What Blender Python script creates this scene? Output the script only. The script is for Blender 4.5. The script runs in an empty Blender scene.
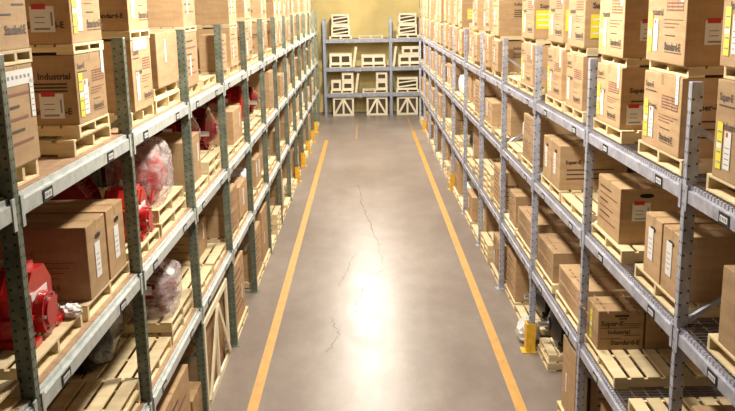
import bpy, bmesh, math, random
from mathutils import Vector, Matrix
PI = math.pi
rnd = random.Random(7)
COL = bpy.context.scene.collection

# ------------------------------------------------------------------ materials
def new_mat(name):
    m = bpy.data.materials.new(name); m.use_nodes = True
    nt = m.node_tree; b = nt.nodes['Principled BSDF']
    return m, nt, b
def N(nt, t, **k):
    n = nt.nodes.new(t)
    for a, v in k.items(): setattr(n, a, v)
    return n
def ramp(nt, fac, stops):
    r = N(nt, 'ShaderNodeValToRGB'); e = r.color_ramp.elements
    while len(e) < len(stops): e.new(0.5)
    for i, (p, c) in enumerate(stops): e[i].position = p; e[i].color = (*c, 1)
    nt.links.new(fac, r.inputs[0]); return r.outputs[0]
def noise(nt, scale, detail=3, stretch=None, coord='Object', rough=.5):
    tc = N(nt, 'ShaderNodeTexCoord'); mp = N(nt, 'ShaderNodeMapping')
    if stretch: mp.inputs['Scale'].default_value = stretch
    nt.links.new(tc.outputs[coord], mp.inputs[0])
    n = N(nt, 'ShaderNodeTexNoise'); n.inputs['Scale'].default_value = scale
    n.inputs['Detail'].default_value = detail; n.inputs['Roughness'].default_value = rough
    nt.links.new(mp.outputs[0], n.inputs['Vector']); return n.outputs['Fac']
def mulval(nt, col, lo, hi, src='Random'):
    """multiply a colour by a per-object random value"""
    oi = N(nt, 'ShaderNodeObjectInfo'); mr = N(nt, 'ShaderNodeMapRange')
    mr.inputs['To Min'].default_value = lo; mr.inputs['To Max'].default_value = hi
    nt.links.new(oi.outputs[src], mr.inputs[0])
    h = N(nt, 'ShaderNodeHueSaturation'); nt.links.new(mr.outputs[0], h.inputs['Value'])
    nt.links.new(col, h.inputs['Color']); return h.outputs['Color']
def simple(name, col, rough=.6, metal=0., var=None, nscale=None, spec=None, coat=None):
    m, nt, b = new_mat(name)
    b.inputs['Roughness'].default_value = rough; b.inputs['Metallic'].default_value = metal
    b.inputs['Base Color'].default_value = (*col, 1)
    if spec is not None: b.inputs['Specular IOR Level'].default_value = spec
    if coat: b.inputs['Coat Weight'].default_value = coat
    c = None
    if nscale:
        f = noise(nt, nscale, 4)
        c = ramp(nt, f, [(.3, tuple(x*.78 for x in col)), (.7, tuple(min(1, x*1.12) for x in col))])
    if var:
        if c is None:
            rgb = N(nt, 'ShaderNodeRGB'); rgb.outputs[0].default_value = (*col, 1); c = rgb.outputs[0]
        c = mulval(nt, c, *var)
    if c is not None: nt.links.new(c, b.inputs['Base Color'])
    return m
def wood_mat(name, a, c, stretch, var):
    m, nt, b = new_mat(name)
    f = noise(nt, 6, 5, stretch)
    col = mulval(nt, ramp(nt, f, [(.25, a), (.75, c)]), *var)
    nt.links.new(col, b.inputs['Base Color']); b.inputs['Roughness'].default_value = .75
    b.inputs['Specular IOR Level'].default_value = .2
    return m
M = {}
def card_mat():
    m, nt, b = new_mat('cardboard')
    f = noise(nt, 3.5, 4, (1, 1, 5)); g = noise(nt, 60, 2, (1, 1, .15))
    mx = N(nt, 'ShaderNodeMath', operation='ADD'); mu = N(nt, 'ShaderNodeMath', operation='MULTIPLY'); mu.inputs[1].default_value = .35
    nt.links.new(g, mu.inputs[0]); nt.links.new(f, mx.inputs[0]); nt.links.new(mu.outputs[0], mx.inputs[1])
    col = ramp(nt, mx.outputs[0], [(.4, (.42, .27, .14)), (.95, (.56, .38, .215))])
    col = mulval(nt, col, .85, 1.12)
    nt.links.new(col, b.inputs['Base Color']); b.inputs['Roughness'].default_value = .8
    b.inputs['Specular IOR Level'].default_value = .15
    return m
M['card'] = card_mat()
M['tape'] = simple('packing_tape', (.50, .34, .16), .35)
M['seam'] = simple('carton_seam', (.10, .06, .03), .9)
M['print'] = simple('print_ink', (.07, .045, .03), .8)
M['print_red'] = simple('print_red_ink', (.25, .10, .06), .8)
M['hole'] = simple('post_hole', (.05, .055, .055), .9)
M['white'] = simple('label_paper', (.82, .82, .80), .6)
M['yellow'] = simple('label_yellow', (.85, .74, .05), .6)
M['red_ink'] = simple('label_red', (.55, .03, .03), .6)
M['grey_ink'] = simple('label_grey_ink', (.25, .25, .28), .7)
M['black'] = simple('hole_black', (.01, .009, .008), .9)
M['wood'] = wood_mat('pallet_pine', (.66, .51, .28), (.88, .74, .48), (.4, 1.5, 3), (.8, 1.15))
M['crate'] = wood_mat('crate_pine', (.80, .70, .48), (.92, .85, .66), (1, 1, .4), (.9, 1.1))
M['deckwood'] = wood_mat('deck_plywood', (.32, .19, .11), (.54, .37, .23), (3, .4, 1), (.95, 1.05))
def steel(name, col, wear):
    m, nt, b = new_mat(name)
    f = noise(nt, 9, 6, (1, 1, 1), rough=.7)
    c = ramp(nt, f, [(.30, tuple(x*.7 for x in col)), (.5, col), (.72, wear)])
    nt.links.new(c, b.inputs['Base Color']); b.inputs['Roughness'].default_value = .42
    b.inputs['Metallic'].default_value = .15
    return m
M['post_green'] = steel('green_rack_enamel', (.155, .185, .14), (.26, .30, .235))
M['beam_pale'] = steel('pale_rack_enamel', (.56, .61, .60), (.70, .73, .70))
M['post_blue'] = steel('grey_blue_rack_enamel', (.44, .47, .58), (.62, .65, .73))
M['beam_grey'] = steel('grey_beam_enamel', (.44, .45, .54), (.62, .63, .70))
M['end_blue'] = steel('end_rack_enamel', (.30, .34, .42), (.42, .46, .52))
M['wire'] = simple('galvanised_wire', (.42, .40, .42), .35, .7)
M['safety'] = simple('safety_yellow', (.85, .50, .03), .45, var=(.9, 1.05), nscale=12)
M['red'] = simple('red_machine_enamel', (.52, .015, .015), .28, nscale=8, coat=.4)
M['darkred'] = simple('dark_red_machine_enamel', (.22, .008, .012), .25, nscale=8, coat=.4)
M['blk'] = simple('black_machine_enamel', (.018, .02, .024), .35, nscale=10)
M['metal'] = simple('bare_shaft_steel', (.55, .55, .56), .3, .9)
def film(name, col, alpha):
    m, nt, b = new_mat(name)
    b.inputs['Base Color'].default_value = (*col, 1); b.inputs['Roughness'].default_value = .18
    f = noise(nt, 5, 4, (1, 1, 2.5), rough=.7)
    r = N(nt, 'ShaderNodeMapRange'); r.inputs['From Min'].default_value = .35; r.inputs['From Max'].default_value = .65
    r.inputs['To Min'].default_value = alpha*.35; r.inputs['To Max'].default_value = alpha*1.5
    nt.links.new(f, r.inputs[0]); nt.links.new(r.outputs[0], b.inputs['Alpha'])
    bp = N(nt, 'ShaderNodeBump'); bp.inputs['Strength'].default_value = .9; bp.inputs['Distance'].default_value = .04
    nt.links.new(noise(nt, 9, 5, (1, 1, .5), rough=.7), bp.inputs['Height']); nt.links.new(bp.outputs[0], b.inputs['Normal'])
    return m
M['film'] = film('clear_shrink_film', (.95, .86, .87), .38)
M['film_black'] = simple('black_shrink_film', (.015, .016, .02), .2, nscale=6)
M['bag'] = simple('white_plastic_bag', (.85, .86, .86), .4)
M['filler'] = simple('crate_filler', (.09, .06, .035), .9)
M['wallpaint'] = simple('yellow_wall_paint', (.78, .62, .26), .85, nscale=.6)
M['sidewall'] = simple('side_wall_shade', (.07, .045, .025), .9, nscale=.8)  # very dark brown in place of shade, keeps gaps behind the stacks dark
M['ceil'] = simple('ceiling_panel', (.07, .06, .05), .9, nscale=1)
M['fixture'] = simple('lamp_housing', (.6, .6, .6), .4, .6)
def emis(name, col, s):
    m, nt, b = new_mat(name)
    b.inputs['Emission Color'].default_value = (*col, 1); b.inputs['Emission Strength'].default_value = s
    return m
M['glow'] = emis('lamp_glow', (1, .93, .8), 20)

# ------------------------------------------------------------------ mesh helpers
class MB:
    """collects shapes in one bmesh; material slots by key"""
    def __init__(s): s.bm = bmesh.new(); s.keys = []
    def slot(s, k):
        if k not in s.keys: s.keys.append(k)
        return s.keys.index(k)
    def _m(s, faces, k):
        i = s.slot(k)
        for f in faces: f.material_index = i
    def box(s, x0, x1, y0, y1, z0, z1, k, bev=0):
        r = bmesh.ops.create_cube(s.bm, size=1)
        vs = r['verts']
        for v in vs:
            v.co = Vector(((x0+x1)/2+v.co.x*(x1-x0), (y0+y1)/2+v.co.y*(y1-y0), (z0+z1)/2+v.co.z*(z1-z0)))
        fs = {f for v in vs for f in v.link_faces}
        s._m(fs, k)
        if bev:
            es = {e for v in vs for e in v.link_edges}
            bmesh.ops.bevel(s.bm, geom=list(es), offset=bev, segments=2, affect='EDGES', profile=.6, material=-1)
        return s
    def bar(s, a, b, w, h, k, up=(0, 0, 1)):
        a, b = Vector(a), Vector(b); d = (b-a); L = d.length; d.normalize()
        u = Vector(up)
        if abs(u.dot(d)) > .98: u = Vector((1, 0, 0))
        x = d.cross(u).normalized(); z = x.cross(d).normalized()
        vs = []
        for t in (a, b):
            for i, j in ((-1, -1), (1, -1), (1, 1), (-1, 1)):
                vs.append(s.bm.verts.new(t + x*i*w/2 + z*j*h/2))
        q = [(0, 3, 2, 1), (4, 5, 6, 7), (0, 1, 5, 4), (1, 2, 6, 5), (2, 3, 7, 6), (3, 0, 4, 7)]
        s._m([s.bm.faces.new([vs[i] for i in f]) for f in q], k); return s
    def cyl(s, a, b, r, k, n=16, r2=None):
        a, b = Vector(a), Vector(b); d = (b-a); L = d.length
        m = Matrix.Translation((a+b)/2) @ d.to_track_quat('Z', 'Y').to_matrix().to_4x4()
        g = bmesh.ops.create_cone(s.bm, cap_ends=True, segments=n, radius1=r, radius2=r if r2 is None else r2, depth=L, matrix=m)
        s._m({f for v in g['verts'] for f in v.link_faces}, k); return s
    def prism(s, pts, x0, x1, k):      # pts in (y,z), extruded along x
        a = [s.bm.verts.new((x0, y, z)) for y, z in pts]; b = [s.bm.verts.new((x1, y, z)) for y, z in pts]
        n = len(pts); fs = [s.bm.faces.new(a), s.bm.faces.new(list(reversed(b)))]
        for i in range(n): fs.append(s.bm.faces.new([a[i], b[i], b[(i+1) % n], a[(i+1) % n]]))
        s._m(fs, k); bmesh.ops.recalc_face_normals(s.bm, faces=fs); return s
    def quad(s, x0, x1, z0, z1, y, k):  # facing -Y
        vs = [s.bm.verts.new(p) for p in ((x0, y, z0), (x1, y, z0), (x1, y, z1), (x0, y, z1))]
        s._m([s.bm.faces.new(vs)], k); return s
    def sheet(s, x0, x1, z0, z1, k, y=-.0015, t=.002):
        return s.box(x0, x1, y-t, y, z0, z1, k)
    def text(s, body, size, x, z, k, y=-.003, sx=1., bold=.02, align='LEFT'):
        me = text_mesh(body, bold)
        w = max(v.co.x for v in me.vertices) if len(me.vertices) else 1
        ox = {'LEFT': 0, 'CENTER': -w/2, 'RIGHT': -w}[align]
        vs = [s.bm.verts.new((x+(v.co.x+ox)*size*sx, y, z+v.co.y*size)) for v in me.vertices]
        fs = []
        for p in me.polygons:
            try: fs.append(s.bm.faces.new([vs[i] for i in p.vertices]))
            except ValueError: pass
        s._m(fs, k)
        for f in fs:
            f.normal_update()
            if f.normal.y > 0: f.normal_flip()
        return s
    def mesh(s, name, smooth=False):
        me = bpy.data.meshes.new(name); s.bm.to_mesh(me); s.bm.free()
        for k in s.keys: me.materials.append(M[k])
        if smooth:
            for p in me.polygons: p.use_smooth = True
            try: me.set_sharp_from_angle(angle=math.radians(35))
            except Exception: pass
        return me
_txt = {}
def text_mesh(body, bold):
    k = (body, bold)
    if k not in _txt:
        c = bpy.data.curves.new('t', 'FONT'); c.body = body; c.size = 1; c.offset = bold; c.resolution_u = 2
        o = bpy.data.objects.new('t', c); COL.objects.link(o)
        dg = bpy.context.evaluated_depsgraph_get(); dg.update()
        _txt[k] = bpy.data.meshes.new_from_object(o.evaluated_get(dg))
        bpy.data.objects.remove(o); bpy.data.curves.remove(c)
    return _txt[k]
CACHE = {}
def cached(key, fn):
    if key not in CACHE: CACHE[key] = fn()
    return CACHE[key]
LABELS = {}
def tag(o, label, cat, group=None):
    o['label'] = label; o['category'] = cat
    if group: o['group'] = group
    LABELS.setdefault(label, []).append(o.name)
    n = len(label.split())
    if n > 16 or n < 4: print('LABEL LENGTH', n, label)
def obj(name, me, loc=(0, 0, 0), rz=0, parent=None, rot=None, label=None):
    o = bpy.data.objects.new(name, me); COL.objects.link(o)
    o.location = loc; o.rotation_euler = rot if rot else (0, 0, rz)
    if parent: o.parent = parent
    if label: o['label'] = label
    return o
def structure(o): o['kind'] = 'structure'; return o

# ------------------------------------------------------------------ cartons and their printing
def carton_mesh(w, d, h):
    """body centred in xy, base at z=0 ; seam and tape run along x on top"""
    def f():
        m = MB(); m.box(-d/2, d/2, -w/2, w/2, 0, h, 'card', .008)
        m.box(-d/2+.01, d/2-.01, -.002, .002, h-.001, h+.0008, 'seam')
        m.box(-d/2-.0012, d/2+.0012, -.03, -.004, h*.86, h+.0012, 'tape')
        m.box(-d/2-.0012, d/2+.0012, .004, .03, h*.86, h+.0012, 'tape')
        return m.mesh('carton')
    return cached(('c', round(w, 3), round(d, 3), round(h, 3)), f)
def print_full(w, h, kind):
    """printing for a face w x h, local: x in [-w/2,w/2], z in [0,h], facing -Y"""
    def f():
        m = MB(); L = -w/2
        if kind == 'full':
            m.text('Super-E', .065*h/.63, L+.06*w, h*.80, 'print', bold=.03)
            m.sheet(L+.06*w, L+.36*w, h*.74, h*.755, 'print', t=.0006)
            for i in range(5):
                z = h*(.72-.038*i)
                m.sheet(L+.52*w, L+.92*w, z, z+.010*h/.63, 'print_red', t=.0006)
            for i in range(4): m.sheet(L+(.52+.133*i)*w-.002, L+(.52+.133*i)*w+.002, h*.568, h*.73, 'print_red', t=.0006)
            m.text('Industrial', .062*h/.63, L+.14*w, h*.52, 'print', bold=.03)
            for i in range(3):
                z = h*(.47-.04*i); m.sheet(L+.45*w, L+(.93-.1*i)*w, z, z+.006, 'print_red', t=.0006)
            m.sheet(L+.5*w, L+.75*w, h*.30, h*.31, 'print', t=.0006)
            m.text('Standard-E', .072*h/.63, L+.50*w, h*.15, 'print', bold=.03)
            m.sheet(L+.50*w, L+.50*w+.34*h/.63, h*.12, h*.128, 'print', t=.0006)
        elif kind == 'rows':
            m.sheet(-.14*w, .16*w, h*.84, h*.90, 'print', t=.0006); m.sheet(-.05*w, .12*w, h*.78, h*.81, 'print', t=.0006)
            m.text('Super-E', .085*w/.55, L+.06*w, h*.62, 'print', bold=.03)
            m.sheet(L+.55*w, L+.93*w, h*.66, h*.675, 'print', t=.0006); m.sheet(L+.55*w, L+.9*w, h*.62, h*.63, 'print', t=.0006)
            m.sheet(L+.06*w, L+.9*w, h*.555, h*.57, 'print', t=.0006)
            m.text('Industrial', .07*w/.55, L+.22*w, h*.41, 'print', bold=.03)
            m.sheet(L+.55*w, L+.92*w, h*.36, h*.375, 'print', t=.0006)
            m.sheet(L+.06*w, L+.5*w, h*.28, h*.295, 'print', t=.0006)
            m.text('Standard-E', .08*w/.55, L+.28*w, h*.13, 'print', bold=.03)
        elif kind == 'faint':
            m.text('Super-E', .05*h/.5, L+.45*w, h*.62, 'print_red', bold=.0)
            for i in range(4): m.sheet(L+(.45)*w, L+(.9-.04*i)*w, h*(.52-.07*i), h*(.52-.07*i)+.006, 'print_red', t=.0006)
            m.text('Standard-E', .05*h/.5, L+.55*w, h*.15, 'print', bold=.0)
        elif kind == 'dark':
            m.text('Industrial', .055*w/.7, L+.30*w, h*.72, 'print', bold=.03)
            for i in range(4): m.sheet(L+.3*w, L+(.95-.05*i)*w, h*(.60-.05*i), h*(.60-.05*i)+.012, 'print', t=.0006)
            m.text('Standard-E', .05*w/.7, L+.5*w, h*.16, 'print', bold=.03)
        elif kind == 'darkright':
            m.text('Industrial', .047*w/.7, L+.96*w, h*.66, 'print', bold=.03, align='RIGHT')
            for i in range(3): m.sheet(L+.5*w, L+.93*w, h*(.58-.05*i), h*(.58-.05*i)+.012, 'print', t=.0006)
            m.text('Standard-E', .045*w/.7, L+.95*w, h*.16, 'print', bold=.03, align='RIGHT')
        elif kind == 'small':
            for i in range(6):
                ww = (.5, .75, .35, .6, .45, .7)[i]
                m.sheet(L+.12*w, L+(.12+ww)*w, h*(.82-.12*i), h*(.82-.12*i)+.014*h/.5, 'print_red' if i % 2 else 'print', t=.0006)
        elif kind == 'sidelines':
            m.text('Super-E', .055*h/.5, L+.08*w, h*.6, 'print', bold=.03)
            for i in range(3): m.sheet(L+.1*w, L+(.8-.1*i)*w, h*(.45-.1*i), h*(.45-.1*i)+.012, 'print', t=.0006)
        return m.mesh('printing')
    return cached(('p', round(w, 2), round(h, 2), kind), f)
def print_top():
    def f():
        m = MB()
        for i in range(4):
            for j in range(5):
                x = -.36+.2*i; y = -.3+.13*j
                m.box(x, x+.02, y, y+.075, .0016, .0022, 'print_red')
        return m.mesh('top_printing')
    return cached('ptop', f)
def lab_mesh(kind):
    def f():
        m = MB()
        if kind == 'yellow_label':
            m.sheet(0, .085, 0, .30, 'yellow')
            for i in range(4): m.sheet(.012, .072, .04+.065*i, .05+.065*i, 'grey_ink', y=-.0035, t=.0006)
            m.sheet(0, .085, .135, .165, 'white', y=-.0034, t=.0006)
        elif kind == 'white_label':
            m.sheet(0, .10, 0, .24, 'white'); m.sheet(.02, .05, .205, .235, 'red_ink', y=-.0035, t=.0006)
            for i in range(4): m.sheet(.015, .08, .03+.035*i, .036+.035*i, 'grey_ink', y=-.0035, t=.0006)
        elif kind == 'address_strip':
            m.sheet(0, .06, 0, .22, 'white')
            for i in range(5): m.sheet(.012, .045, .03+.035*i, .035+.035*i, 'grey_ink', y=-.0035, t=.0006)
        elif kind == 'shipping_label':
            m.sheet(0, .165, 0, .17, 'white'); m.sheet(.015, .11, .15, .185, 'red_ink', y=-.0035, t=.0006)
            m.sheet(.14, .152, .04, .13, 'grey_ink', y=-.0035, t=.0006); m.sheet(.025, .13, .015, .028, 'grey_ink', y=-.0035, t=.0006)
            for i in range(2): m.sheet(.03, .10, .06+.035*i, .066+.035*i, 'grey_ink', y=-.0035, t=.0006)
        elif kind == 'yellow_sheet':
            m.sheet(0, .30, 0, .24, 'yellow')
            for i in range(3): m.sheet(.02, .28, .04+.07*i, .055+.07*i, 'white', y=-.0035, t=.0006)
        elif kind == 'hand_hole':
            m2 = []
            n = 14; vs = []
            for i in range(n):
                a = 2*PI*i/n; vs.append(m.bm.verts.new((.045*math.cos(a) + (.02 if math.cos(a) > 0 else -.02), -.0014, .02*math.sin(a))))
            m._m([m.bm.faces.new(vs)], 'black')
        elif kind == 'white_band':
            m.sheet(0, .46, 0, .085, 'white')
            for i in range(7): m.sheet(.02+.06*i, .05+.06*i, .035, .055, 'grey_ink', y=-.0035, t=.0006)
        elif kind == 'tall_label':
            m.sheet(0, .12, 0, .26, 'white')
            for i in range(4): m.sheet(.02, .09, .05+.04*i, .056+.04*i, 'grey_ink', y=-.0035, t=.0006)
        return m.mesh(kind)
    return cached(('l', kind), f)

def carton(s, xa, dep, y0, y1, z0, z1, label, group, aisle=(), near=(), top=False, cat='carton'):
    """s = side (+1 right, -1 left), xa distance of the aisle face from x=0, dep its depth.
    aisle / near: lists of (kind, u, v) ; u,v as fractions of the face."""
    w, h = y1-y0, z1-z0
    cx, cy = s*(xa+dep/2), (y0+y1)/2
    o = obj('carton', carton_mesh(w, dep, h), (cx, cy, z0)); tag(o, label, cat, group)
    ra = -PI/2 if s > 0 else PI/2
    for face, items in (('a', aisle), ('n', near)):
        for it in items:
            kind, u, v = (it+(0, 0))[:3]
            fw = w if face == 'a' else dep
            if kind.startswith('p_'):
                me = print_full(fw, h, kind[2:]); lx, lz = 0, 0; nm = 'printing'
            else:
                me = lab_mesh(kind); lx, lz = -fw/2+u*fw, v*h; nm = kind
            if face == 'a':
                off = -dep/2-.0006       # local -Y of the part turned to the aisle
                R = Matrix.Rotation(ra, 3, 'Z'); p = R @ Vector((lx, off, lz)); p.z = lz
                obj(nm, me, p, ra, o)
            else:
                obj(nm, me, (lx, -w/2-.0006, lz), 0, o)
    if top:
        obj('top_printing', print_top(), (0, 0, h), 0, o)
    return o

# ------------------------------------------------------------------ pallets
def pallet(s, xa, dep, y0, y1, z, label, group='wooden pallets on the racks', h=.115, detail=True, mat='wood'):
    if xa < (XR if s > 0 else XL)+.05 and z > .5: xa += .07 if s < 0 else .04; dep -= .05
    w = y1-y0; cx, cy = s*(xa+dep/2), (y0+y1)/2
    nb = 7; bw = .118; sw = .04; tb = .018
    sh = h-2*tb
    ys = [-w/2+sw/2, 0, w/2-sw/2]
    xs = [-dep/2+bw/2+(dep-bw)*i/(nb-1) for i in range(nb)]
    def board(): m = MB(); m.box(-bw/2, bw/2, -w/2, w/2, 0, tb, mat, .003); return m.mesh('deck_board')
    def stringer(): m = MB(); m.box(-dep/2, dep/2, -sw/2, sw/2, 0, sh, mat, .003); return m.mesh('stringer')
    k = (round(w, 3), round(dep, 3), round(h, 3), mat)
    if detail:
        r = obj('wooden_pallet', None, (cx, cy, z)); r.empty_display_size = .1
        bm, st = cached(('pb', k), board), cached(('ps', k), stringer)
        for x in xs: obj('deck_board', bm, (x, 0, h-tb), 0, r)
        for x in (xs[0], xs[3], xs[6]): obj('bottom_board', bm, (x, 0, 0), 0, r)
        for y in ys: obj('stringer', st, (0, y, tb), 0, r)
    else:
        def whole():
            m = MB()
            for x in xs: m.box(x-bw/2, x+bw/2, -w/2, w/2, h-tb, h, mat)
            for x in (xs[0], xs[3], xs[6]): m.box(x-bw/2, x+bw/2, -w/2, w/2, 0, tb, mat)
            for y in ys: m.box(-dep/2, dep/2, y-sw/2, y+sw/2, tb, h-tb, mat)
            return m.mesh('wooden_pallet')
        r = obj('wooden_pallet', cached(('pw', k), whole), (cx, cy, z))
    tag(r, label, 'pallet', group)
    return z+h

# ------------------------------------------------------------------ racks
def rack(name, label, s, xf, depth, y_first, bay, n, top, beams, post_mat, beam_mat, deck, guards, beam_h=.12):
    """s side; xf aisle-side face of the front posts; beams: list of underside heights"""
    root = obj(name, None, (s*(xf+depth/2), y_first, 0)); tag(root, label, 'rack')
    L = lambda X, Y, Z: (s*X - root.location.x, Y-y_first, Z)
    pw, pd = (.080, .07) if s > 0 else (.095, .075)
    def post():
        m = MB(); m.box(-pw/2, pw/2, -pd/2, pd/2, 0, top, post_mat, .006)
        z = .12
        while z < top-.05:
            for dx in (-.026, .026):
                m.box(dx-.007, dx+.007, -pd/2-.001, -pd/2+.002, z+(.015 if dx > 0 else 0), z+.014+(.015 if dx > 0 else 0), 'hole')
            for dy in (-.018, .018):
                for sx in (-1, 1):
                    m.box(sx*pw/2-.001, sx*pw/2+.001, dy-.005, dy+.005, z, z+.016, 'hole')
            z += .06 if s < 0 else .092
        m.box(-.09, .09, -.075, .075, 0, .008, post_mat)
        return m.mesh('post')
    pm = cached(('post', s, name), post)
    xfc, xrc = xf+pw/2, xf+depth-pw/2
    for k in range(n+1):
        y = y_first+k*bay
        for xc in (xfc, xrc): obj('post', pm, L(xc, y, 0), 0, root)
        zz = [.2, .95, 1.7, 2.45, 3.2, min(3.95, top-.15)]
        for i in range(5):
            key = ('br', s, name, i)
            def br(i=i):
                m = MB(); a, b = (xfc, xrc) if i % 2 else (xrc, xfc)
                m.bar((s*(a-xfc), 0, zz[i]), (s*(b-xfc), 0, zz[i+1]-.05), .035, .035, post_mat, up=(0, 1, 0)); return m.mesh('brace')
            obj('brace', cached(key, br), L(xfc, y, 0), 0, root)
    def beam(front):
        m = MB(); a, b = pd/2, bay-pd/2
        f = -1 if front else 1      # outward direction in rack terms (towards the aisle = -1)
        x0, x1 = sorted((s*f*.050, s*f*-.0))
        m.box(x0, x1, a, b, 0, beam_h-.03, beam_mat, .004)
        x0, x1 = sorted((s*f*.022, s*f*-.0))
        m.box(x0, x1, a, b, beam_h-.03, beam_h, beam_mat, .003)
        for yy in (a, b-.045):
            x0, x1 = sorted((s*f*.056, s*f*.046)); m.box(x0, x1, yy, yy+.045, -.06, beam_h, beam_mat, .002)
        return m.mesh('beam')
    def lab():
        m = MB(); m.sheet(-.08, .08, -.038, .038, 'black', y=0, t=.004); m.sheet(-.058, .058, -.02, .02, 'white', y=-.004, t=.001)
        for i in range(4): m.sheet(-.05+.026*i, -.034+.026*i, -.012, .012, 'grey_ink', y=-.005, t=.0006)
        return m.mesh('location_label')
    def wire():
        m = MB(); D = depth-.06; y = .03
        while y < bay-.03:
            m.bar((s*-.035, y, .004), (s*D, y, .004), .006, .006, 'wire'); m.bar((s*-.035, y, .004), (s*-.035, y, -.022), .006, .006, 'wire')
            y += .055
        for i in range(9): m.bar((s*(.02+D*i/8.2), .02, -.002), (s*(.02+D*i/8.2), bay-.02, -.002), .006, .006, 'wire')
        for i in range(1, 4): m.bar((s*0, bay*i/4, -.012), (s*D, bay*i/4, -.012), .03, .018, 'wire')
        return m.mesh('wire_deck')
    def ply():
        m = MB(); x0, x1 = sorted((s*0, s*(depth-.04)))
        nb = 16
        for i in range(nb):
            y = .02+(bay-.04)*i/nb; m.box(x0, x1, y+.002, y+(bay-.04)/nb-.002, -.02, 0, 'deckwood', .002)
        return m.mesh('wood_deck')
    bf, bb = cached(('bf', s, name), lambda: beam(True)), cached(('bb', s, name), lambda: beam(False))
    lm = cached(('ll', s, name), lab)
    ra = -PI/2 if s > 0 else PI/2
    for zb in beams:
        for k in range(n):
            y = y_first+k*bay
            f = obj('beam', bf, L(xf+.05, y, zb), 0, root)
            obj('beam', bb, L(xf+depth-.05, y, zb), 0, root)
            for fr in (.19, .74):
                obj('location_label', lm, (-s*.051, bay*fr, beam_h/2-.02), ra, f)
            if deck == 'wire': obj('wire_deck', cached(('w', s, name), wire), L(xf+.05, y, zb+beam_h+.005), 0, root)
            else: obj('wood_deck', cached(('wd', s, name), ply), L(xf+.03+.02, y, zb+beam_h+.008), 0, root)
    def guard():
        m = MB()
        m.box(-.085, -.065, -.08, .08, 0, .42, 'safety', .004); m.box(.055, .07, -.08, .08, 0, .42, 'safety', .004) if False else None
        m.box(-.085, .04, -.085, -.07, 0, .42, 'safety', .003); m.box(-.085, .04, .07, .085, 0, .42, 'safety', .003)
        m.box(-.14, .06, -.11, .11, 0, .012, 'safety', .003)
        return m.mesh('post_guard')
    gm = cached('guard', guard)
    for k in guards: obj('post_guard', gm, L(xf+pw/2, y_first+k*bay, .0), 0 if s > 0 else PI, root, label='yellow steel guard around the foot of a post')
    return root

YL, BL = 4.640, 2.40
YR, BR = 5.970, 2.74
XL, XR = 1.904, 2.213
ZL = [1.309, 2.474, 3.644]; ZR = [1.09, 2.318, 3.370]
DL = [0] + [z+.128 for z in ZL]; DR = [0] + [z+.12+.0125 for z in ZR]
NL, NR = 13, 11
rack('pallet_rack', 'long pallet rack with green posts and pale beams, left of the aisle', -1, XL, 1.12, YL-BL, BL, NL+1, 4.53, ZL, 'post_green', 'beam_pale', 'wood', [9, 10, 11, 12, 13])
rack('pallet_rack', 'long pallet rack with grey-blue posts, grey beams and wire decks, right of the aisle', 1, XR, 1.12, YR-BR, BR, NR+1, 4.20, ZR, 'post_blue', 'beam_grey', 'wire', [3, 7, 11])

# ------------------------------------------------------------------ setting
def slab(name, x0, x1, y0, y1, z0, z1, k):
    m = MB(); m.box(x0, x1, y0, y1, z0, z1, k); return structure(obj(name, m.mesh(name)))
def floor_mat():
    m, nt, b = new_mat('polished_concrete')
    a = noise(nt, .35, 6, (1, .5, 1), rough=.65); c = noise(nt, 2.2, 6, (1.2, .6, 1), rough=.7)
    ad = N(nt, 'ShaderNodeMath', operation='ADD'); mu = N(nt, 'ShaderNodeMath', operation='MULTIPLY'); mu.inputs[1].default_value = .45
    nt.links.new(c, mu.inputs[0]); nt.links.new(a, ad.inputs[0]); nt.links.new(mu.outputs[0], ad.inputs[1])
    col = ramp(nt, ad.outputs[0], [(.40, (.17, .130, .110)), (.68, (.255, .208, .178)), (.95, (.36, .305, .27))])
    nt.links.new(col, b.inputs['Base Color'])
    rr = N(nt, 'ShaderNodeMapRange'); rr.inputs['To Min'].default_value = .24; rr.inputs['To Max'].default_value = .44
    nt.links.new(c, rr.inputs[0]); nt.links.new(rr.outputs[0], b.inputs['Roughness'])
    b.inputs['Specular IOR Level'].default_value = .11
    return m
M['floor'] = floor_mat()
slab('floor', -5, 5.4, -8, 40.2, -.2, 0, 'floor')
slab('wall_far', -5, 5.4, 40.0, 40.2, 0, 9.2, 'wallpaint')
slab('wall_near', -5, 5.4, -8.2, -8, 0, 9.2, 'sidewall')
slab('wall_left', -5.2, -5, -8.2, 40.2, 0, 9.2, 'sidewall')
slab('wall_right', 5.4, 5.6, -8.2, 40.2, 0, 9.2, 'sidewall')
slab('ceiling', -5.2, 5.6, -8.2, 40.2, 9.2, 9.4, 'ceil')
def line_mat():
    m, nt, b = new_mat('floor_line_paint')
    f = noise(nt, 7, 6, (1, .5, 1), rough=.75)
    nt.links.new(ramp(nt, f, [(.30, (.38, .23, .09)), (.42, (.60, .30, .05)), (.8, (.72, .40, .08))]), b.inputs['Base Color'])
    b.inputs['Roughness'].default_value = .5; return m
M['line'] = line_mat()
def line(n, x0, x1, y0, y1, k='line'):
    m = MB(); m.box(x0, x1, y0, y1, 0.0, .002, k); structure(obj('trim_%d' % n, m.mesh('floor_line')))
line(1, -1.50, -1.37, 1.5, 31.4); line(2, 1.73, 1.86, 1.5, 33.4)
M['oldline'] = simple('worn_floor_line', (.45, .29, .15), .5, nscale=6)
line(3, -.40, -.33, 31.5, 37.4, 'oldline'); line(4, 1.75, 1.84, 33.6, 37.4, 'oldline')

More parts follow.
